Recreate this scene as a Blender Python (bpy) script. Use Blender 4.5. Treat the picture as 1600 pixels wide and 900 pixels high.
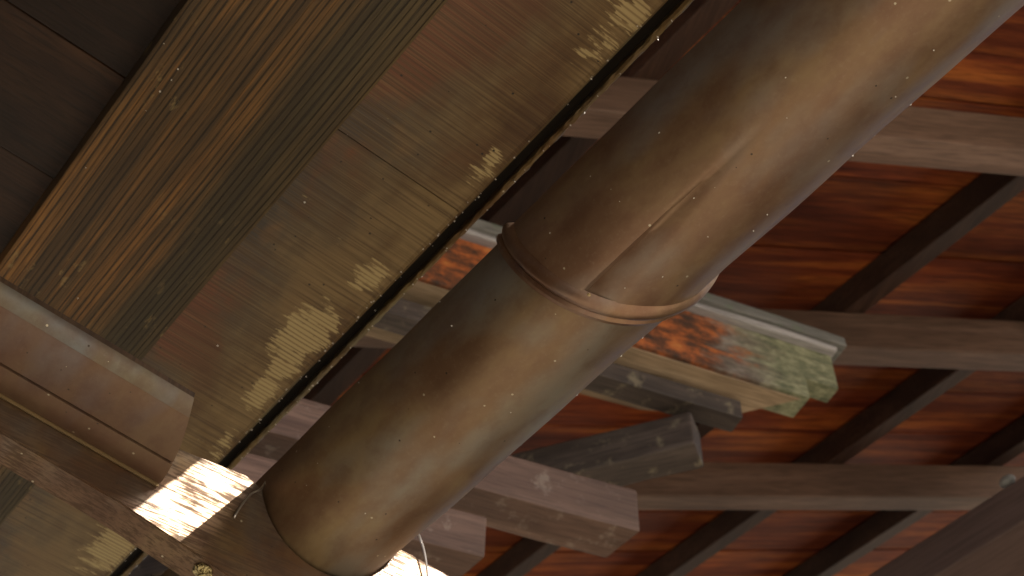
import bpy, bmesh, math, random
from mathutils import Vector, Matrix
random.seed(7)
S = bpy.context.scene
for o in list(bpy.data.objects): bpy.data.objects.remove(o)

# ---------------------------------------------------------------- camera
CAMH = 1.6
FPX = 2200.0
PITCH = math.radians(48)
cam_d = bpy.data.cameras.new('camera'); cam = bpy.data.objects.new('camera', cam_d)
S.collection.objects.link(cam); S.camera = cam
cam.location = (0, 0, CAMH)
cam.rotation_euler = (math.pi/2 + PITCH, 0, 0)
cam_d.sensor_width = 36; cam_d.lens = 36*FPX/1600
cam_d.clip_start = 0.02; cam_d.clip_end = 500
cam_d.dof.use_dof = True; cam_d.dof.focus_distance = 1.05; cam_d.dof.aperture_fstop = 14.0

# direction frames (a: along the gutter away from the camera, b: outwards, z: up)
A = Vector((-.615, .7885, 0)).normalized(); B = Vector((A.y, -A.x, 0)); Z = Vector((0, 0, 1))

# ---------------------------------------------------------------- light
sdir = (B*1.0 + Z*1.7 - A*1.7).normalized()
w = bpy.data.worlds.new('World'); S.world = w; w.use_nodes = True
nt = w.node_tree; bg = nt.nodes['Background']
sky = nt.nodes.new('ShaderNodeTexSky'); sky.sky_type = 'NISHITA'; sky.sun_disc = False
sky.sun_elevation = math.asin(sdir.z); sky.sun_rotation = math.atan2(sdir.x, sdir.y)
sky.air_density = 1.0; sky.dust_density = 4.0; sky.ozone_density = 1.0
nt.links.new(sky.outputs[0], bg.inputs[0]); bg.inputs[1].default_value = 0.08
sd = bpy.data.lights.new('sun', 'SUN'); sd.energy = 5.0; sd.angle = math.radians(0.5); sd.color = (1, .93, .82)
sun = bpy.data.objects.new('sun', sd); S.collection.objects.link(sun)
sun.rotation_euler = (-sdir).to_track_quat('-Z', 'Y').to_euler(); sun.location = (3, -3, 8)
S.view_settings.view_transform = 'Standard'; S.view_settings.look = 'None'
S.view_settings.exposure = 1.3; S.view_settings.gamma = 1

# ---------------------------------------------------------------- helpers
Fw = Vector((0, math.cos(PITCH), math.sin(PITCH))); Dn = Vector((0, math.sin(PITCH), -math.cos(PITCH))); Rt = Vector((1, 0, 0))
CAM = Vector((0, 0, CAMH))
def ray(x, y): return Rt*(x-800) + Dn*(y-450) + Fw*FPX
def at_depth(x, y, d): return CAM + ray(x, y)*(d/FPX)
def on_plane(x, y, p0, n):
    r = ray(x, y); return CAM + r*((p0-CAM).dot(n)/r.dot(n))

class Frame:
    def __init__(s, o, ex, ey):
        ex = ex.normalized(); ez = ex.cross(ey).normalized(); ey = ez.cross(ex)
        s.o, s.ex, s.ey, s.ez = o, ex, ey, ez
        s.m = Matrix(((ex.x, ey.x, ez.x, o.x), (ex.y, ey.y, ez.y, o.y), (ex.z, ey.z, ez.z, o.z), (0, 0, 0, 1)))
    def loc(s, p): d = p - s.o; return Vector((d.dot(s.ex), d.dot(s.ey), d.dot(s.ez)))
    def w(s, x, y, z): return s.o + s.ex*x + s.ey*y + s.ez*z

def thing(name, label, cat, frame, group=None):
    o = bpy.data.objects.new(name, None); S.collection.objects.link(o)
    o.matrix_world = frame.m; o.empty_display_size = .05
    o['label'] = label; o['category'] = cat
    if group: o['group'] = group
    return o

def link(name, me, mat, parent=None, frame=None, label=None, smooth=False, kind=None):
    o = bpy.data.objects.new(name, me); S.collection.objects.link(o)
    me.materials.append(mat)
    if parent is not None: o.parent = parent
    elif frame is not None: o.matrix_world = frame.m
    if smooth:
        for p in me.polygons: p.use_smooth = True
        me.set_sharp_from_angle(angle=math.radians(42))
    if label: o['label'] = label
    if kind: o['kind'] = kind
    return o

def mesh(bm, name='m'):
    bmesh.ops.recalc_face_normals(bm, faces=bm.faces)
    me = bpy.data.meshes.new(name); bm.to_mesh(me); bm.free(); return me

def prism(prof, ext, bevel=0, jitter=0, cuts=0):
    """prof: list of 2-D points (p,q); ext(u,p,q)->Vector for u in 0/1."""
    bm = bmesh.new(); n = len(prof)
    rings = []
    for k in range(cuts+2):
        u = k/(cuts+1)
        ring = []
        for (p, q) in prof:
            v = ext(u, p, q)
            if jitter: v = v + Vector((random.gauss(0, jitter), random.gauss(0, jitter), random.gauss(0, jitter)))
            ring.append(bm.verts.new(v))
        rings.append(ring)
    for k in range(len(rings)-1):
        for i in range(n):
            bm.faces.new((rings[k][i], rings[k][(i+1) % n], rings[k+1][(i+1) % n], rings[k+1][i]))
    bm.faces.new(rings[0]); bm.faces.new(list(reversed(rings[-1])))
    bmesh.ops.recalc_face_normals(bm, faces=bm.faces)
    if bevel:
        es = [e for e in bm.edges if len(e.link_faces) == 2 and e.calc_face_angle(0) > .5]
        bmesh.ops.bevel(bm, geom=es, offset=bevel, segments=2, profile=.6, affect='EDGES', clamp_overlap=True)
    return mesh(bm)

def box(x0, x1, y0, y1, z0, z1, bevel=0, cuts=0, jitter=0):
    return prism([(y0, z0), (y1, z0), (y1, z1), (y0, z1)], lambda u, p, q: Vector((x0+(x1-x0)*u, p, q)), bevel, jitter, cuts)

def tube(pts, r, seg=8):
    bm = bmesh.new(); rings = []
    for i, p in enumerate(pts):
        t = (pts[min(i+1, len(pts)-1)] - pts[max(i-1, 0)]).normalized()
        n = t.orthogonal() if i == 0 else (prev - t*prev.dot(t)).normalized()
        n.normalize(); prev = n; b = t.cross(n)
        rr = r if not callable(r) else r(i/(len(pts)-1))
        rings.append([bm.verts.new(p + n*rr*math.cos(2*math.pi*k/seg) + b*rr*math.sin(2*math.pi*k/seg)) for k in range(seg)])
    for i in range(len(rings)-1):
        for k in range(seg):
            bm.faces.new((rings[i][k], rings[i][(k+1) % seg], rings[i+1][(k+1) % seg], rings[i+1][k]))
    bm.faces.new(rings[0]); bm.faces.new(list(reversed(rings[-1])))
    return mesh(bm)

def spline(ctrl, n=24):
    out = []; P = [ctrl[0]] + ctrl + [ctrl[-1]]
    for i in range(len(ctrl)-1):
        p0, p1, p2, p3 = P[i:i+4]
        for k in range(n):
            t = k/n
            out.append(.5*((2*p1) + (p2-p0)*t + (2*p0-5*p1+4*p2-p3)*t*t + (3*p1-p0-3*p2+p3)*t**3))
    out.append(ctrl[-1]); return out

def specks(pts, rmin, rmax):
    bm = bmesh.new()
    for p in pts:
        r = random.uniform(rmin, rmax)
        m = Matrix.Translation(p) @ Matrix.Diagonal((r*random.uniform(.7, 1.5), r*random.uniform(.7, 1.5), r, 1))
        bmesh.ops.create_icosphere(bm, subdivisions=2 if len(pts) < 3 else 1, radius=1, matrix=m)
    return mesh(bm)

# ---------------------------------------------------------------- materials
class M:
    def __init__(s, name):
        s.mat = bpy.data.materials.new(name); s.mat.use_nodes = True
        s.t = s.mat.node_tree; s.b = s.t.nodes['Principled BSDF']
        s.tc = s.t.nodes.new('ShaderNodeTexCoord').outputs['Object']
    def n(s, ty, ins={}, **kw):
        nd = s.t.nodes.new('ShaderNode'+ty)
        for k, v in kw.items(): setattr(nd, k, v)
        for k, v in ins.items(): s.set(nd.inputs[k], v)
        return nd
    def set(s, sock, v):
        if isinstance(v, bpy.types.NodeSocket): s.t.links.new(v, sock)
        else: sock.default_value = v
    def map(s, scale=(1, 1, 1), loc=(0, 0, 0), rot=(0, 0, 0), src=None):
        return s.n('Mapping', {'Vector': src or s.tc, 'Scale': scale, 'Location': loc, 'Rotation': rot}).outputs[0]
    def noise(s, scale, detail=4, rough=.55, loc=(0, 0, 0), dist=0, src=None, rot=(0, 0, 0)):
        return s.n('TexNoise', {'Vector': s.map(scale, loc, rot, src), 'Scale': 1.0, 'Detail': detail, 'Roughness': rough, 'Distortion': dist}).outputs[0]
    def ramp(s, fac, stops, interp='LINEAR'):
        r = s.n('ValToRGB', {'Fac': fac}); e = r.color_ramp; e.interpolation = interp
        while len(e.elements) < len(stops): e.elements.new(.5)
        for el, (p, c) in zip(e.elements, stops):
            el.position = p; el.color = (c, c, c, 1) if not isinstance(c, tuple) else (*c, 1)
        return r.outputs[0]
    def mix(s, fac, a, b, mode='MIX'):
        m = s.n('Mix', data_type='RGBA', blend_type=mode)
        s.set(m.inputs[0], fac)
        for sock, v in ((m.inputs[6], a), (m.inputs[7], b)):
            s.set(sock, (*v, 1) if isinstance(v, tuple) and len(v) == 3 else v)
        return m.outputs[2]
    def math(s, op, a, b=0.0, c=0.0, clamp=False):
        m = s.n('Math', operation=op, use_clamp=clamp)
        s.set(m.inputs[0], a); s.set(m.inputs[1], b); s.set(m.inputs[2], c); return m.outputs[0]
    def xyz(s): return s.n('SeparateXYZ', {0: s.tc}).outputs
    def rnd(s): return s.n('ObjectInfo').outputs['Random']
    def bump(s, h, strength=.3, dist=.002):
        s.set(s.b.inputs['Normal'], s.n('Bump', {'Height': h, 'Strength': strength, 'Distance': dist}).outputs[0])
    def out(s, col, rough=.6, metal=0.0, spec=.5):
        s.set(s.b.inputs['Base Color'], (*col, 1) if isinstance(col, tuple) and len(col) == 3 else col)
        s.set(s.b.inputs['Roughness'], rough); s.set(s.b.inputs['Metallic'], metal)
        s.set(s.b.inputs['Specular IOR Level'], spec); return s.mat
    def dots(s, scale, thr, loc=(0, 0, 0)):
        v = s.n('TexVoronoi', {'Vector': s.map((scale,)*3, loc), 'Scale': 1.0, 'Randomness': 1.0})
        big = s.n('TexWhiteNoise', {'Vector': v.outputs['Position']}).outputs['Value']
        near = s.math('LESS_THAN', v.outputs['Distance'], .16)
        return s.math('MULTIPLY', near, s.math('GREATER_THAN', big, thr))

def m_sheet(patches):
    m = M('weathered copper sheet'); X = m.xyz()
    streak = m.noise((420, 7, 7), 3, .6)
    fine = m.noise((1100, 9, 9), 2, .5)
    big = m.noise((5, 9, 5), 4, .6, (2.2, .3, 0))
    big2 = m.noise((9, 6, 5), 4, .6, (7.1, 4.3, 0))
    inner = m.ramp(m.math('ADD', X[1], m.math('MULTIPLY', m.math('SUBTRACT', big2, .5), .16)), [(.36, 1.0), (.477, 0.0)])
    col = m.ramp(big, [(.38, (.105, .056, .025)), (.48, (.185, .122, .054)), (.58, (.275, .200, .094))])
    col = m.mix(inner, col, m.ramp(big, [(.40, (.165, .064, .036)), (.47, (.095, .066, .050)), (.54, (.070, .064, .058)), (.62, (.165, .095, .050))]))
    col = m.mix(m.ramp(streak, [(.36, .75), (.58, 0)]), col, (.068, .040, .019))
    col = m.mix(m.ramp(fine, [(.45, 0), (.7, .4)]), col, (.27, .19, .09))
    # worn tan patches near the outer edge
    tot = None
    for (px, py, rx, ry, amp) in patches:
        d = m.n('VectorMath', {0: m.map((1/rx, 1/ry, 0), (-px/rx, -py/ry, 0))}, operation='LENGTH').outputs['Value']
        v = m.math('MULTIPLY', m.math('SUBTRACT', 1.50, d, clamp=True), amp)
        tot = v if tot is None else m.math('MAXIMUM', tot, v)
    edge = m.noise((300, 22, 10), 4, .65, (3, 1, 0)); edge2 = m.noise((60, 40, 10), 3, .6)
    val = m.math('ADD', tot, m.math('ADD', m.math('MULTIPLY', m.math('SUBTRACT', edge, .5), 1.9), m.math('MULTIPLY', m.math('SUBTRACT', edge2, .5), 1.6)))
    mask = m.ramp(val, [(.56, 0), (.66, 1)])
    lines = m.ramp(m.n('TexWave', {'Vector': m.map((1, .05, 1)), 'Scale': 52, 'Distortion': 3.5, 'Detail': 2}, bands_direction='X').outputs[1], [(.08, .25), (.34, 1)])
    mask = m.math('MULTIPLY', mask, lines)
    col = m.mix(mask, col, m.mix(fine, (.40, .32, .15), (.56, .46, .24)))
    col = m.mix(m.dots(130, .93), col, (.03, .025, .02))
    m.bump(m.math('ADD', streak, m.math('MULTIPLY', fine, .5)), .35, .0012)
    return m.out(col, m.ramp(streak, [(.3, .46), (.7, .62)]), .25, .5)

def m_beam_wood():
    m = M('weathered cedar beam'); X = m.xyz()
    warp = m.noise((1.5, 14, 1), 3, .5)
    yv = m.math('ADD', X[1], m.math('MULTIPLY', warp, .012))
    ln = m.math('SINE', m.math('MULTIPLY', yv, 1050.0))
    ln2 = m.math('SINE', m.math('MULTIPLY', yv, 690.0))
    gap = m.noise((10, 90, 5), 3, .6)
    line = m.math('MULTIPLY', m.ramp(m.math('ADD', ln, m.math('MULTIPLY', ln2, .25)), [(.62, 0), (.9, 1)]), m.ramp(gap, [(.3, .45), (.5, 1)]))
    band = m.noise((1.3, 55, 2), 4, .55, (3.7, .2, 0)); fine = m.noise((18, 500, 20), 3, .6)
    big = m.noise((4, 10, 3), 3, .5, (1.7, 0, 0))
    col = m.ramp(band, [(.34, (.060, .033, .012)), (.48, (.125, .068, .022)), (.58, (.23, .110, .028)), (.70, (.38, .17, .036))])
    gr = m.ramp(m.math('ADD', X[1], m.math('MULTIPLY', m.math('SUBTRACT', big, .5), .14)), [(.276, 0), (.34, .8)])
    col = m.mix(gr, col, m.ramp(band, [(.3, (.048, .042, .020)), (.7, (.100, .080, .034))]))
    col = m.mix(m.ramp(big, [(.52, 0), (.75, .55)]), col, (.05, .036, .018))
    col = m.mix(m.math('MULTIPLY', m.ramp(fine, [(.4, .55), (.6, 0)]), 1.0), col, (.035, .022, .010))
    col = m.mix(m.math('MULTIPLY', line, .85), col, (.018, .012, .006))
    lich = m.math('MULTIPLY', m.ramp(m.noise((30, 90, 20), 4, .7, (0, 4, 0)), [(.60, 0), (.68, .55)]), m.ramp(m.noise((6, 9, 3), 2, .5, (5.3, 0, 0)), [(.52, 0), (.64, 1)]))
    col = m.mix(lich, col, (.30, .22, .09))
    m.bump(m.math('SUBTRACT', m.math('MULTIPLY', fine, .5), line), .7, .0016)
    return m.out(col, .62, 0, .45)

def m_wood(name, c0, c1, c2, axis=0, gs=1.0, rough=.65, spec=.3, blotch=None, vary=.25, bs=.4, bd=.002):
    """plain weathered timber, grain along the given local axis"""
    m = M(name)
    def sc(al, ac): v = [ac, ac, ac]; v[axis] = al; return tuple(v)
    r = m.rnd()
    src = m.n('VectorMath', {0: m.tc, 1: m.n('CombineXYZ', {0: m.math('MULTIPLY', r, 7.3), 1: m.math('MULTIPLY', r, 3.1), 2: m.math('MULTIPLY', r, 5.7)}).outputs[0]}, operation='ADD').outputs[0]
    band = m.noise(sc(1.6*gs, 26*gs), 4, .6, dist=.4, src=src); fine = m.noise(sc(14*gs, 240*gs), 3, .6, src=src); big = m.noise(sc(2.5*gs, 6*gs), 3, .5, src=src)
    col = m.ramp(band, [(.3, c0), (.5, c1), (.7, c2)])
    col = m.mix(m.ramp(big, [(.4, .5), (.62, 0)]), col, tuple(x*.55 for x in c0))
    col = m.mix(m.ramp(fine, [(.38, .5), (.55, 0)]), col, tuple(x*.45 for x in c0))
    if blotch: col = m.mix(m.ramp(m.noise((22*gs, 22*gs, 22*gs), 5, .7, src=src), [(.56, 0), (.66, blotch[1])]), col, blotch[0])
    col = m.mix(1.0, col, m.n('CombineColor', {0: m.math('ADD', 1-vary/2, m.math('MULTIPLY', r, vary)), 1: m.math('ADD', 1-vary/2, m.math('MULTIPLY', r, vary)), 2: m.math('ADD', 1-vary/2, m.math('MULTIPLY', r, vary))}).outputs[0], 'MULTIPLY')
    m.bump(m.math('ADD', fine, band), bs, bd)
    return m.out(col, rough, 0, spec)

def m_copper(name, tint=(1, 1, 1), rough=.40, metal=.75, brushed=None, spots=True, loc=(0, 0, 0)):
    m = M(name)
    big = m.noise((7, 16, 16), 5, .6, (1.3+loc[0], .7+loc[1], loc[2])); med = m.noise((30, 45, 45), 5, .65, loc); fine = m.noise((260, 260, 260), 3, .6)
    blue = m.noise((6, 14, 14), 3, .5, (9.3+loc[0], 2.1, .4))
    T = lambda c: tuple(a*b for a, b in zip(c, tint))
    col = m.ramp(big, [(.32, T((.20, .118, .070))), (.47, T((.255, .165, .098))), (.6, T((.30, .215, .118))), (.72, T((.34, .26, .145)))])
    col = m.mix(m.ramp(blue, [(.50, 0), (.66, .8)]), col, T((.27, .255, .225)))
    col = m.mix(m.ramp(med, [(.35, .45), (.55, 0)]), col, T((.17, .095, .058)))
    col = m.mix(m.ramp(fine, [(.55, 0), (.75, .25)]), col, T((.36, .29, .2)))
    if brushed:
        sc = [22, 22, 22]; sc[brushed[0]] = brushed[1]
        if len(brushed) > 2: sc[brushed[2]] = brushed[1]
        br = m.noise(tuple(sc), 4, .7); worn = m.noise((40, 26, 40), 4, .65, (1, 2, 3))
        v = m.math('ADD', br, m.math('MULTIPLY', m.math('SUBTRACT', worn, .5), .55))
        col = m.mix(m.ramp(v, [(.43, .55), (.58, 0)]), col, T((.09, .06, .043)))
        m.bump(br, .22, .0008)
        rg = m.ramp(v, [(.42, rough+.30), (.54, rough-.08)])
    else:
        m.bump(m.math('ADD', m.math('MULTIPLY', med, .7), m.math('MULTIPLY', fine, .25)), .10, .0016)
        rg = m.ramp(m.math('ADD', m.math('MULTIPLY', med, .5), m.math('MULTIPLY', big, .5)), [(.35, rough-.05), (.65, rough+.12)])
    if spots:
        col = m.mix(m.dots(150, .975, (3, 1, 2)), col, (.45, .40, .30)); col = m.mix(m.dots(170, .975), col, (.05, .035, .025))
    return m.out(col, rg, metal, .5)

E0 = Vector((0, 0, 0))
EV = Frame(E0, -A, B)                       # eave frame, local x = -a, y = b, z above the ground
def ev(a, b, z): return Vector((-a, b, z + CAMH))
BD = .5284; ZD = 1.1090; TS = .1            # outer edge of the eave and its slope
def zs(b): return ZD + TS*(BD - b)

patches = [(-.985, .479, .053, .027, 1.0), (-1.040, .488, .032, .018, .9), (-1.092, .490, .032, .015, .95), (-.872, .488, .030, .016, .78),
           (-.955, .491, .022, .013, .8), (-.678, .495, .025, .013, .74), (-.502, .490, .025, .015, .74), (-.459, .495, .023, .019, .85), (-1.20, .502, .037, .011, .62),
           (-1.44, .488, .075, .030, 1.0), (-.445, .472, .021, .021, .8)]
MAT_sheet = m_sheet(patches)
MAT_beam = m_beam_wood()
MAT_soffit = m_wood('dark soffit board', (.018, .009, .005), (.036, .016, .008), (.062, .028, .012), 1, 1.0, .6, .35)
MAT_drip = m_copper('drip edge copper', (.62, .62, .45), .38, .5)
MAT_groove = m_wood('groove shade black', (.008, .006, .004), (.013, .010, .006), (.02, .014, .008), 0)  # near-black, standing in for the shade inside the groove
MAT_gutter = m_copper('aged copper gutter', (.78, .715, .71), .42, .50)
MAT_gutter_lo = m_copper('aged copper gutter olive', (.77, .75, .71), .42, .50, loc=(4, 2, 1))
MAT_bead = m_copper('copper joint bead', (.85, .76, .78), .34, .75, spots=False)
MAT_arm = m_copper('brushed copper bracket', (.62, .55, .51), .47, .50, brushed=(2, 420, 0), spots=True)
MAT_sleeve = m_copper('copper bracket sleeve', (.54, .46, .50), .44, .45, loc=(2, 5, 1))
MAT_sleeve_side = m_copper('tarnished blue-grey copper', (.55, .62, .74), .42, .6, loc=(2, 7, 1))
MAT_tan = M('lit tan copper fold').out((.40, .30, .16), .5, .5)  # tan stands in for light caught along the folded edge
MAT_wire = M('galvanised wire').out((.55, .52, .48), .3, .9)
MAT_speck = M('dried white droplet').out((.75, .73, .68), .4)
mm = M('brass nail head'); mm.bump(mm.noise((300, 300, 300), 3, .6), .9, .004); MAT_brass = mm.out(mm.ramp(mm.noise((420, 420, 420), 2, .6), [(.42, (.10, .07, .02)), (.55, (.6, .5, .25))]), .3, .8)
MAT_far = m_wood('red-brown roof board', (.070, .011, .004), (.20, .042, .011), (.46, .135, .024), 0, .8, .6, .2, vary=.6)
MAT_rafter = m_wood('dark rafter', (.030, .014, .009), (.052, .025, .015), (.08, .040, .026), 1, .8, .6, .3)
MAT_batten = m_wood('grey-brown purlin', (.11, .064, .043), (.17, .102, .070), (.235, .148, .108), 0, .8, .6, .35, vary=.2)
MAT_corner = m_wood('smooth purple-brown beam', (.12, .076, .066), (.14, .09, .076), (.16, .104, .09), 0, .5, .6, .3, bs=.1)
MAT_qbeam = m_wood('weathered grey-brown beam end', (.100, .054, .038), (.155, .090, .064), (.215, .132, .097), 0, 1.0, .6, .35, ((.32, .26, .21), .4))
MAT_dkbeam = m_wood('dark slate-grey beam', (.040, .029, .024), (.070, .052, .043), (.115, .086, .070), 0, 1.0, .6, .35, ((.22, .185, .12), .6))
MAT_flash = m_wood('grey lichened flashing', (.13, .125, .115), (.22, .215, .195), (.34, .33, .31), 0, 1.2, .6, .4, ((.11, .15, .09), .5))
MAT_lip = m_wood('pale lit lip', (.26, .24, .24), (.36, .34, .34), (.45, .43, .42), 0, 1.0, .6, .3)  # paler than the flashing, its lit edge put into the colour
MAT_tanwood = m_wood('tan soffit board', (.28, .20, .12), (.42, .30, .19), (.52, .39, .26), 0, 1.0, .6, .3)
def m_barge(name, rusty=True):
    m = M(name); X = m.xyz()
    n1 = m.noise((9, 16, 26), 6, .7); n2 = m.noise((10, 24, 24), 5, .65, (3, 1, 0)); n3 = m.noise((24, 40, 60), 6, .75); n4 = m.noise((13, 22, 24), 6, .72, (5, 2, 0))
    col = m.ramp(n1, [(.35, (.10, .078, .058)), (.5, (.21, .175, .145)), (.65, (.35, .31, .27))])
    col = m.mix(m.ramp(n3, [(.42, .5), (.55, 0)]), col, (.07, .05, .038))
    if rusty:
        rust = m.ramp(m.math('ADD', m.math('ADD', X[0], .005), m.math('MULTIPLY', m.math('SUBTRACT', n2, .5), .45)), [(0, 1), (.09, 0)])
        col = m.mix(rust, col, m.ramp(n4, [(.38, (.055, .030, .02)), (.48, (.16, .055, .022)), (.57, (.42, .115, .03)), (.68, (.50, .20, .055)), (.78, (.42, .25, .10))]))
    moss = m.ramp(m.math('ADD', X[0], m.math('MULTIPLY', m.math('SUBTRACT', n1, .5), .35)), [(.05, 0), (.16, .95)])
    col = m.mix(moss, col, m.ramp(n3, [(.35, (.075, .085, .048)), (.5, (.185, .19, .11)), (.68, (.38, .37, .23))]))
    m.bump(n3, .4, .003); return m.out(col, .7, 0, .3)
MAT_mould = m_barge('lichened moulding')
MAT_barge = m_barge('mossy rust-stained fascia')
mm = M('pale gravel'); MAT_ground = mm.out(mm.ramp(mm.noise((14, 14, 14), 6, .7), [(.35, (.24, .215, .17)), (.6, (.40, .36, .29)), (.75, (.50, .46, .38))]), .85)
MAT_tile = m_wood('grey roof tile', (.10, .10, .105), (.14, .14, .145), (.18, .18, .19), 0, 1)
MAT_wall = m_wood('dark timber wall board', (.05, .028, .015), (.08, .045, .023), (.11, .065, .035), 2, 1)

# ---------------------------------------------------------------- ground
bm = bmesh.new(); bmesh.ops.create_grid(bm, x_segments=8, y_segments=8, size=120)
g = link('ground', mesh(bm), MAT_ground); g['kind'] = 'structure'

# ---------------------------------------------------------------- the near eave
roof = thing('eave_roof', 'near copper-edged timber eave crossing the upper left half of the picture', 'roof', EV)
AF, AN = 3.2, -2.0                          # far and near end along the gutter
# soffit boards (run across the eave)
edges = [AN+.2*k for k in range(12)] + [.38, .55, .678, .8477, 1.0076, 1.17, 1.35, 1.54, 1.72, 1.92, 2.12, 2.32, 2.52, 2.72, 2.92, AF]
for i in range(len(edges)-1):
    a1, a0_ = edges[i], edges[i+1]; dz = random.uniform(-.003, .003)
    def ex(u, p, q, dz=dz): b = -.75 + u*(.32+.75); return Vector((-p, b, zs(b)+.030+dz+q+CAMH))
    link('soffit_board', prism([(a1+.0012, 0), (a0_-.0012, 0), (a0_-.0012, .018), (a1+.0012, .018)], ex, .0015), MAT_soffit, roof)
# eave beam
def exA(a_lo, a_hi): return lambda u, p, q: Vector((-(a_lo+(a_hi-a_lo)*u), p, q+CAMH))
bi, bo = .1765, .3588
prof = [(bi, zs(bi)-.004), (bo, zs(bo)-.010), (bo, zs(bo)+.06), (bi, zs(bi)+.06)]
link('eave_beam', prism(prof, exA(AN, AF), .003, 0, 40), MAT_beam, roof, label='ribbed weathered cedar beam with orange and green grain')
# copper sheets with a lapped seam
BE = .5095
for (a_lo, a_hi, dz) in ((AN, -.1620, 0.0), (-.1602, .7381, -.0010), (.7398, 1.6371, 0.0), (1.6388, 2.5371, -.0010), (2.5388, AF, 0.0)):
    prof = [(.355, zs(.355)+dz)] + [(b, zs(b)+dz) for b in (.40, .45, .49)] + [(BE-.004, zs(BE-.004)+dz), (BE-.001, zs(BE)+dz-.0012), (BE+.001, zs(BE)+dz+.0006),
            (BE-.002, zs(BE)+dz+.004), (.355, zs(.355)+dz+.002)]
    link('copper_sheet', prism(prof, exA(a_lo, a_hi), 0, 0, 30), MAT_sheet, roof)
# drip edge: bead, groove with its shade put in as a near-black strip and ragged outer lip
link('edge_bead', tube([ev(AN+(AF-AN)*k/120, BE+.0005, zs(BE)+.002+random.gauss(0, .00025)) for k in range(121)], .0028, 8), MAT_drip, roof, smooth=True)
link('groove_shade', prism([(BE-.006, zs(BE)+.014), (BD+.002, zs(BD)+.014), (BD+.002, zs(BD)+.026), (BE-.006, zs(BE)+.026)], exA(AN, AF)), MAT_groove, roof)
link('drip_lip', prism([(BD-.0035, ZD+.003), (BD-.0012, ZD+.0012), (BD+.0015, ZD+.0012), (BD+.003, ZD+.004), (BD+.003, ZD+.024), (BD-.0005, ZD+.024), (BD-.0015, ZD+.006)], exA(AN, AF), 0, .00035, 700), MAT_drip, roof, smooth=False)
# roof covering above, unseen wall boards below, added for the lighting
prof = [(-.9, 1.335), (BD-.004, ZD+.026), (BD-.004, ZD+.05), (-.9, 1.68)]
link('roof_covering', prism(prof, exA(AN, AF)), MAT_tile, roof)
for k in range(26):
    a1 = AN + k*.2
    link('unseen_wall_board', box(-(a1+.198), -a1, -.80, -.77 + random.uniform(-.003, .003), 0, 1.235+CAMH, .002), MAT_wall, roof)
# dried white droplets
pts = []
def sheet_pt(x, y, dn=.0):
    n = Z + B*TS; p0 = Vector(CAM) + B*BD + Z*ZD
    w_ = on_plane(x, y, p0 - Z*dn, n); return EV.loc(w_)
for (x, y, d) in [(256, 68, .006), (122, 466, .012), (665, 291, 0), (723, 332, 0), (586, 485, 0), (278, 108, .008), (268, 125, .008), (228, 173, .008), (250, 143, .008), (134, 262, .006), (1028, 62, 0), (476, 316, 0), (340, 540, 0), (742, 238, 0), (133, 142, -.03), (97, 104, -.03), (548, 198, 0), (545, 205, 0), (543, 210, 0), (550, 193, 0)]:
    pts.append(sheet_pt(x, y, d))
for k in range(70):
    a = random.uniform(.40, 1.55); pts.append(ev(a, BE+random.gauss(.001, .0015), zs(BE)-.0016))
for k in range(50):
    a = random.uniform(.40, 1.55); pts.append(ev(a, BD+random.gauss(.0005, .0008), ZD+.0012))
link('dried_droplets', specks(pts, .0004, .0009), MAT_speck, roof, kind='stuff')

# ---------------------------------------------------------------- copper gutter
GA, GB, GZ = .9445, .5176, .8663; GR = .075
def gpt(s, th, r): return ev(GA - s, GB + .04*s + r*math.cos(th), GZ + .08*s + r*math.sin(th))
TH0, TH1 = math.pi*.985, math.pi*2.015
def jl(th): t = (th-math.pi)/math.pi; return .352 + .085*max(0, min(1, t))**1.25      # oblique joint line
def gsect(s_of, ns, nth, rf, disp=None, thick=.0016):
    bm = bmesh.new(); g = []
    for layer in (0, 1):
        gl = []
        for i in range(ns+1):
            row = []
            for j in range(nth+1):
                th = TH0 + (TH1-TH0)*j/nth; s = s_of(i/ns, th); r = rf(s, th) - layer*thick
                if disp: r -= disp(s, th)
                row.append(bm.verts.new(gpt(s, th, r)))
            gl.append(row)
        g.append(gl)
    for layer in (0, 1):
        for i in range(ns):
            for j in range(nth):
                bm.faces.new((g[layer][i][j], g[layer][i+1][j], g[layer][i+1][j+1], g[layer][i][j+1]))
    for i in range(ns):
        for j in (0, nth): bm.faces.new((g[0][i][j], g[0][i+1][j], g[1][i+1][j], g[1][i][j]))
    for j in range(nth):
        for i in (0, ns): bm.faces.new((g[0][i][j], g[0][i][j+1], g[1][i][j+1], g[1][i][j]))
    return mesh(bm)
gut = thing('rain_gutter', 'half-round aged copper rain gutter running diagonally across the middle', 'gutter', EV)
wob = lambda s, th: .0006*math.sin(s*19+th*2) + .0004*math.sin(s*43+th*5)
link('gutter_section', gsect(lambda u, th: -.75 + (jl(th)+.002+.75)*u, 60, 64, lambda s, th: GR + wob(s, th)), MAT_gutter_lo, gut, smooth=True, label='lower far gutter length with an olive sheen')
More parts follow.
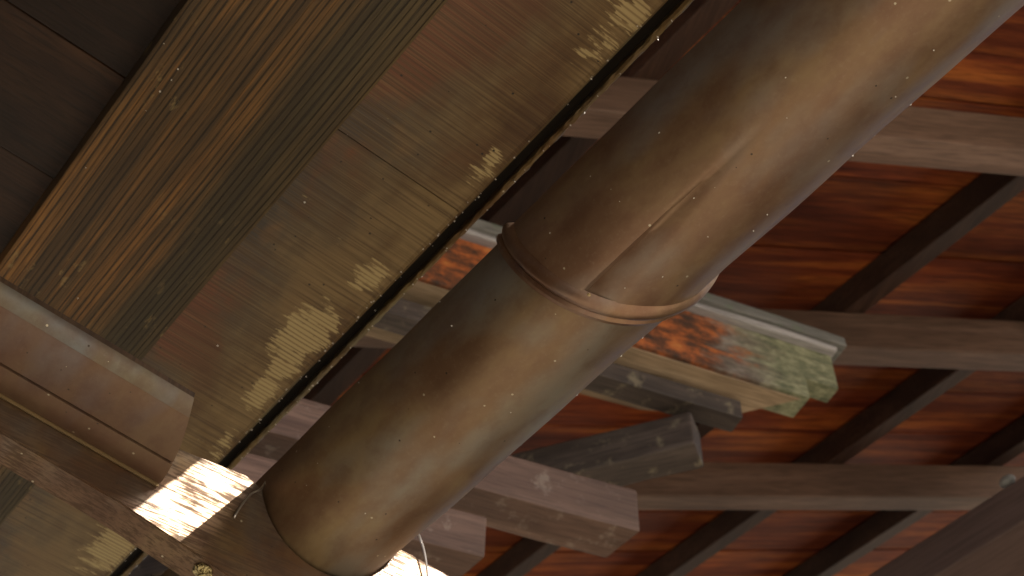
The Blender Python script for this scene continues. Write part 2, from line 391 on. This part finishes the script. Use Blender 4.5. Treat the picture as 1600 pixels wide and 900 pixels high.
# pressed crease in the near length: from an apex down to the joint
def gut_hit(x, y):
    best = None; r = ray(x, y).normalized()
    for s in [k*.005 for k in range(0, 170)]:
        for j in range(0, 90):
            th = math.pi + math.pi*j/90
            p = EV.w(*gpt(s, th, GR)) - CAM; d = (p - r*p.dot(r)).length
            if best is None or d < best[0]:
                if p.dot(r) < 1.6: best = (d, s, th, p.dot(r))
    return best[1], best[2]
cs1, ct1 = gut_hit(1205, 180); cs2, ct2 = gut_hit(905, 468)
def crease(s, th):
    if s > cs1: return 0
    t = min(1, (cs1 - s)/(cs1 - cs2)); tl = ct1 + (ct2-ct1)*t; d = th - tl
    wd = .02 + .34*t; dep = .0085*t**1.3*min(1, max(0, (s - jl(th))/.02))
    if d < 0: return dep*math.exp(-(d/.025)**2)
    return dep*max(0, 1 - d/wd)
link('gutter_section', gsect(lambda u, th: jl(th) + (.98-jl(th))*u, 150, 120, lambda s, th: GR + .0016 + wob(s+.3, th)+.0012*max(0, 1-abs(s-jl(th))/.04), crease), MAT_gutter, gut, smooth=True, label='upper near gutter length with a long pressed crease')
# raised bead round the joint
bm = bmesh.new(); rings = []
prof = [(-.0125, .0004), (-.012, .0046), (-.0085, .0056), (-.0055, .0036), (-.003, .0060), (.001, .0078), (.005, .0070), (.008, .0036), (.010, .0014)]
for j in range(73):
    th = TH0 + (TH1-TH0)*j/72
    rings.append([bm.verts.new(gpt(jl(th)+.004+ds, th, GR+dr)) for ds, dr in prof])
for j in range(72):
    for i in range(len(prof)-1): bm.faces.new((rings[j][i], rings[j+1][i], rings[j+1][i+1], rings[j][i+1]))
link('joint_bead', mesh(bm), MAT_bead, gut, smooth=True)
link('rim_roll', tube([gpt(-.75+1.73*k/60, TH1-.01, GR+.003) for k in range(61)], .0035, 8), MAT_bead, gut, smooth=True)
# solder lumps and droplets
pts = []
for k in range(60):
    s = random.uniform(.05, .85); th = random.choice([random.uniform(math.pi, 2*math.pi)]*3 + [math.pi*1.855, math.pi*1.86, math.pi*1.0])
    pts.append(gpt(s, th + random.gauss(0, .01), GR + (.0018 if s > jl(th) else .0004)))
link('dried_droplets', specks(pts, .0003, .0007), MAT_speck, gut, kind='stuff')
s_, t_ = gut_hit(921, 459)
link('solder_lump', specks([gpt(s_, t_, GR+.0015)], .0024, .0026), MAT_tan, gut)

# ---------------------------------------------------------------- bracket arm that cradles the gutter
arm = thing('gutter_bracket', 'copper-clad bracket arm cradling the gutter, sunlit beside it', 'bracket', EV)
CR = GR + .0022
cut = []
for k in range(41):
    th = math.pi*1.07 + (math.pi*.86)*k/40
    cut.append((GB + CR*math.cos(th), GZ + CR*math.sin(th)))
prof = [(-.77, .870), (.30, .8515), (.352, .8517), (.424, .8562), (.436, .852)] + cut + [(.600, .8535), (.613, .8535), (.660, .8485), (.675, .835), (.66, .80), (.60, .745), (.52, .722), (.45, .7365), (.39, .7506), (.312, .7685), (.20, .7856), (0, .815), (-.77, .84)]
TH = .036
def arm_mesh():
    bm = bmesh.new()
    f = [bm.verts.new(ev(GA, b, z)) for b, z in prof]; k = [bm.verts.new(ev(GA+TH, b, z)) for b, z in prof]; n = len(prof)
    bm.faces.new(f); bm.faces.new(list(reversed(k)))
    for i in range(n): bm.faces.new((f[i], f[(i+1) % n], k[(i+1) % n], k[i]))
    bmesh.ops.recalc_face_normals(bm, faces=bm.faces)
    es = [e for e in bm.edges if len(e.link_faces) == 2 and e.calc_face_angle(0) > 1.2]
    bmesh.ops.bevel(bm, geom=es, offset=.0012, segments=2, affect='EDGES', clamp_overlap=True)
    return mesh(bm)
link('arm', arm_mesh(), MAT_arm, arm)
# copper sleeve folded over the near side of the arm
slv = thing('bracket_sleeve', 'short brown copper sleeve with a folded seam at the left edge', 'sleeve', EV)
def sl(a, b, dz): return ev(a, b, .800 + .125*(.33 - b) + dz)
def sleeve_part(profile, binner=-.75, cuts=24):
    def ex(u, p, q):
        bend = .3175 + (p-.84)*.235 + .004*math.sin((p-.84)*30)
        b = binner + (bend - binner)*u; return sl(p, b, q)
    return prism(profile, ex, 0, 0, cuts)
up = [(.8500, .0005), (.858, -.0015), (.868, -.0024), (.887, -.0026), (.9045, -.0012), (.9045, .003), (.87, .002), (.8510, .0040)]
sd_ = [(.8405, .0140), (.8410, .0095), (.8430, .0052), (.8460, .0022), (.8498, .0004), (.8508, .0040), (.8470, .0060), (.8440, .0140)]
lo = [(.9060, -.0028), (.920, -.0026), (.934, -.0010), (.9400, .002), (.9400, .006), (.920, .002), (.9060, .0012)]
link('upper_sheet', sleeve_part(up), MAT_sleeve, slv, smooth=True)
link('side_sheet', sleeve_part(sd_), MAT_sleeve_side, slv, smooth=True, label='bluish grey tarnished side fold')
link('lower_sheet', sleeve_part(lo), MAT_sleeve, slv, smooth=True)
link('folded_edge', sleeve_part([(.9402, -.001), (.9440, .0012), (.9440, .010), (.9402, .008)]), MAT_tan, slv)
link('timber_core', sleeve_part([(.8450, .011), (.860, .0045), (.90, .0045), (.938, .008), (.943, .012), (.943, .024), (.8450, .024)]), MAT_wall, slv)

def arm_px(x, y, off=0):
    return EV.loc(on_plane(x, y, CAM + A*(GA-off), A))
# brass nail on the underside
nail = bmesh.new()
c = ev(GA+.012, .4045, .7470 - .0015)
un = Vector((0, -.21, -1)).normalized(); ux = Vector((1, 0, 0)); uy = un.cross(ux)
rg = []
for i, (r, h) in enumerate([(.0088, -.001), (.0088, .0012), (.0072, .0026), (.0045, .0036), (.002, .0040)]):
    rg.append([nail.verts.new(c + (ux*math.cos(t) + uy*math.sin(t))*r*(1+random.gauss(0, .03)) + un*(h + random.gauss(0, .0003))) for t in [2*math.pi*k/20 for k in range(20)]])
for i in range(4):
    for k in range(20): nail.faces.new((rg[i][k], rg[i][(k+1) % 20], rg[i+1][(k+1) % 20], rg[i+1][k]))
nail.faces.new(rg[-1]); nail.faces.new(list(reversed(rg[0])))
link('nail_head', mesh(nail), MAT_brass, arm, label='round brass nail head')
# tie wires
def wire(ctrl, label):
    o = link('tie_wire', tube(spline(ctrl, 10), .0011, 8), MAT_wire, None, EV, smooth=True)
    o['label'] = label; o['category'] = 'wire'; o['group'] = 'wires tying the gutter to its bracket'
wire([arm_px(366, 809, -.001), arm_px(367, 806, .002), arm_px(378, 788, .004), arm_px(392, 772, .005), arm_px(406, 765, .006), arm_px(412, 758, .000), ev(GA-.004, GB-.07, GZ+.005)], 'short bent wire on the sunlit bracket left of the gutter')
wire([arm_px(669, 925, .002), arm_px(668, 900, .004), arm_px(664, 868, .006), arm_px(658, 846, .006), arm_px(650, 832, -.002), ev(GA-.006, GB+.072, GZ+.004)], 'thin wire hanging right of the gutter at the bottom edge')

# ---------------------------------------------------------------- the far roof
Pd = Vector((.95, .242, .195)).normalized()
Nn = Pd.cross(A).normalized()
P0 = at_depth(1400, 380, 3.6)
FR = Frame(P0, Pd, Nn.cross(Pd))
far = thing('far_roof', 'large background roof of red-brown boards seen from below at right', 'roof', FR)
def fl(x, y, off=0): return FR.loc(on_plane(x, y, P0 - Nn*off, Nn))     # off = below the boards
Al = Vector((A.dot(FR.ex), A.dot(FR.ey), 0)); Al /= Al.y                 # rafter direction in the roof plane
ylo = fl(1400, -60).y - .7; yhi = fl(900, 1150).y  # near side extended above the frame, added to shade the beams below
lines = [ylo, ylo+.23, ylo+.47] + [fl(1400, yy).y for yy in (-60, 70, 150, 285, 400, 530)]
while lines[-1] < yhi: lines.append(lines[-1] + random.uniform(.19, .24))
xl = fl(150, 700).x - .6; xr = fl(1600, 300).x + .9
for i in range(len(lines)-1):
    link('roof_board', box(xl, xr, lines[i]+.002, lines[i+1]-.002, random.uniform(0, .006), .03, .003, 0), MAT_far, far)
def xs(x, y): p = fl(x, y, .075); return p.x - Al.x*p.y
xa, xb = xs(905, 810), xs(1170, 810); sp = xb - xa
def rafter(x0):
    def ex(u, p, q): y = ylo + (yhi-ylo)*u; return Vector((x0 + Al.x*y + p, y, q))
    return prism([(0, -.075), (.062, -.075), (.062, -.001), (0, -.001)], ex, .003)
for k in range(-6, 8): link('rafter', rafter(xa + k*sp), MAT_rafter, far)
for (x, y) in ((1450, 222), (1420, 546), (1300, 776)):
    p = fl(x, y, .195)
    link('purlin', box(xl, xr, p.y, p.y+.075, -.195, -.0765, .005), MAT_batten, far)
p = fl(1000, 1080, .195); link('purlin', box(xl, xr, p.y, p.y+.075, -.195, -.0765, .005), MAT_batten, far)
link('roof_covering', box(xl, xr, ylo+.01, yhi, .032, .12), MAT_tile, far)
# posts outside the picture that carry the far roof
for (lx, ly) in ((xr-.1, ylo+.3), (xr-.1, yhi-.3), (xl+.1, yhi-.2)):
    top = FR.w(lx, ly, -.02)
    def ex(u, p, q, top=top): return FR.loc(Vector((top.x+p, top.y+q, top.z*u)))
    link('post', prism([(-.07, -.07), (.07, -.07), (.07, .07), (-.07, .07)], ex, 0), MAT_batten, far)
# unseen wall under the far roof, added as a dark reflection for the gutter
WF = Frame(B*4.6 + A*0, -A, B)
for k in range(40):
    a1 = -3.2 + k*.25
    def ex(u, p, q, a1=a1): return FR.loc(WF.w(-(a1+.247*p), q, 3.3*u))
    link('unseen_wall_board', prism([(0, 0), (1, 0), (1, .03), (0, .03)], ex), MAT_wall, far)
# diagonal beam in the lower right corner
hb = at_depth(1500, 830, 2.9); HF = Frame(hb, A, Z.cross(A))
q1 = HF.loc(on_plane(1500, 876, hb, Z))
corner = thing('corner_beam', 'flat purple-brown diagonal beam in the lower right corner', 'beam', HF)
link('beam_face', box(-1.3, 1.6, q1.y-.75, q1.y, 0, .10, .006), MAT_corner, corner)
link('post', box(1.40, 1.50, q1.y-.2, q1.y-.1, -hb.z, -.001, 0), MAT_batten, corner)
link('end_block', specks([HF.loc(at_depth(1574, 752, 2.98))], .012, .014), MAT_flash, corner)

# ---------------------------------------------------------------- the small gabled eave behind the gutter
Q = Vector((.922, .387, 0)).normalized(); QN = Vector((.387, -.922, 0)).normalized()
q0 = at_depth(1113, 547, 2.9); QF = Frame(q0, Q, -QN)                    # local y points away from the camera
sm = thing('small_eave', 'lower eave corner with mossy fascia behind the gutter', 'roof', QF)
def ql(x, y, w=0): return QF.loc(on_plane(x, y, q0 + QN*w, QN))          # on a vertical plane w nearer than the fascia
def qbar(name, x_end, ytop, ybot, w, thick, mat, xl_=-2.2, bevel=.004, label=None, cutend=0, parent=sm):
    t = ql(x_end, ytop, w); b = ql(x_end, ybot, w)
    def ex(u, p, q): x1 = t.x - cutend*p; return Vector((xl_ + (x1-xl_)*u, -w+p, q))
    return link(name, prism([(0, b.z), (thick, b.z), (thick, t.z), (0, t.z)], ex, bevel, .0008, 14), mat, parent, label=label)
qbar('flashing', 1320, 526, 539, .030, .07, MAT_flash, label='grey lichened roof edge')
qbar('flashing_lip', 1308, 540, 548, .020, .05, MAT_lip)
qbar('fascia_board', 1296, 544, 603, 0, .05, MAT_barge, label='fascia with orange rust stain and green moss')
qbar('moulding', 1259, 588, 619, .022, .07, MAT_mould)
# tan soffit under the moulding, cut obliquely
zsf = ql(1259, 621, .022).z
def qs(x, y): return QF.loc(on_plane(x, y, q0 + Z*zsf, Z))
pl = [qs(x, y) for x, y in ((1252, 622), (1134, 651), (1000, 640), (700, 560), (560, 470))]
pl[-1] = Vector((-2.2, pl[0].y+.2, zsf)); pl.append(Vector((-2.2, pl[0].y, zsf)))
pl[0].y += .004; pl[-1].y += .004
bm = bmesh.new(); lo_ = [bm.verts.new(Vector((p.x, p.y, zsf))) for p in pl]; hi_ = [bm.verts.new(Vector((p.x, p.y, zsf+.0022))) for p in pl]
bm.faces.new(lo_); bm.faces.new(list(reversed(hi_)))
for i in range(len(pl)): bm.faces.new((lo_[i], lo_[(i+1) % len(pl)], hi_[(i+1) % len(pl)], hi_[i]))
link('soffit', mesh(bm), MAT_tanwood, sm)
qbar('grey_board', 1157, 626, 652, -.02, .05, MAT_dkbeam)
qbar('beam', 995, 766, 830, .12, .085, MAT_qbeam, cutend=.25, label='pale grey-brown beam end pointing right')
qbar('beam', 760, 806, 872, .16, .085, MAT_qbeam, cutend=.25)
t = ql(-60, 450, 0)
link('post', box(-2.15, -2.05, -.16, .05, -q0.z, ql(760, 872, .16).z-.001), MAT_qbeam, sm)
# oblique dark beam with a squared end
Sd = Vector((.93, -.345, 0)).normalized(); SN = Vector((-Sd.y, Sd.x, 0))*-1
s0 = at_depth(1082, 666, 2.72); SF = Frame(s0, Sd, -SN)
ob = thing('oblique_beam', 'dark grey square-ended beam under the mossy eave', 'beam', SF)
tz = SF.loc(on_plane(1082, 640, s0, SN)).z; bz = SF.loc(on_plane(1082, 694, s0, SN)).z
link('beam_body', prism([(0, bz), (.075, bz), (.075, tz), (0, tz)], lambda u, p, q: Vector((-1.3+1.3*u, p, q)), .006, .001, 10), MAT_dkbeam, ob)
link('post', box(-1.25, -1.18, .0, .07, -s0.z, bz-.001), MAT_dkbeam, ob)
print('scene built', len(bpy.data.objects))
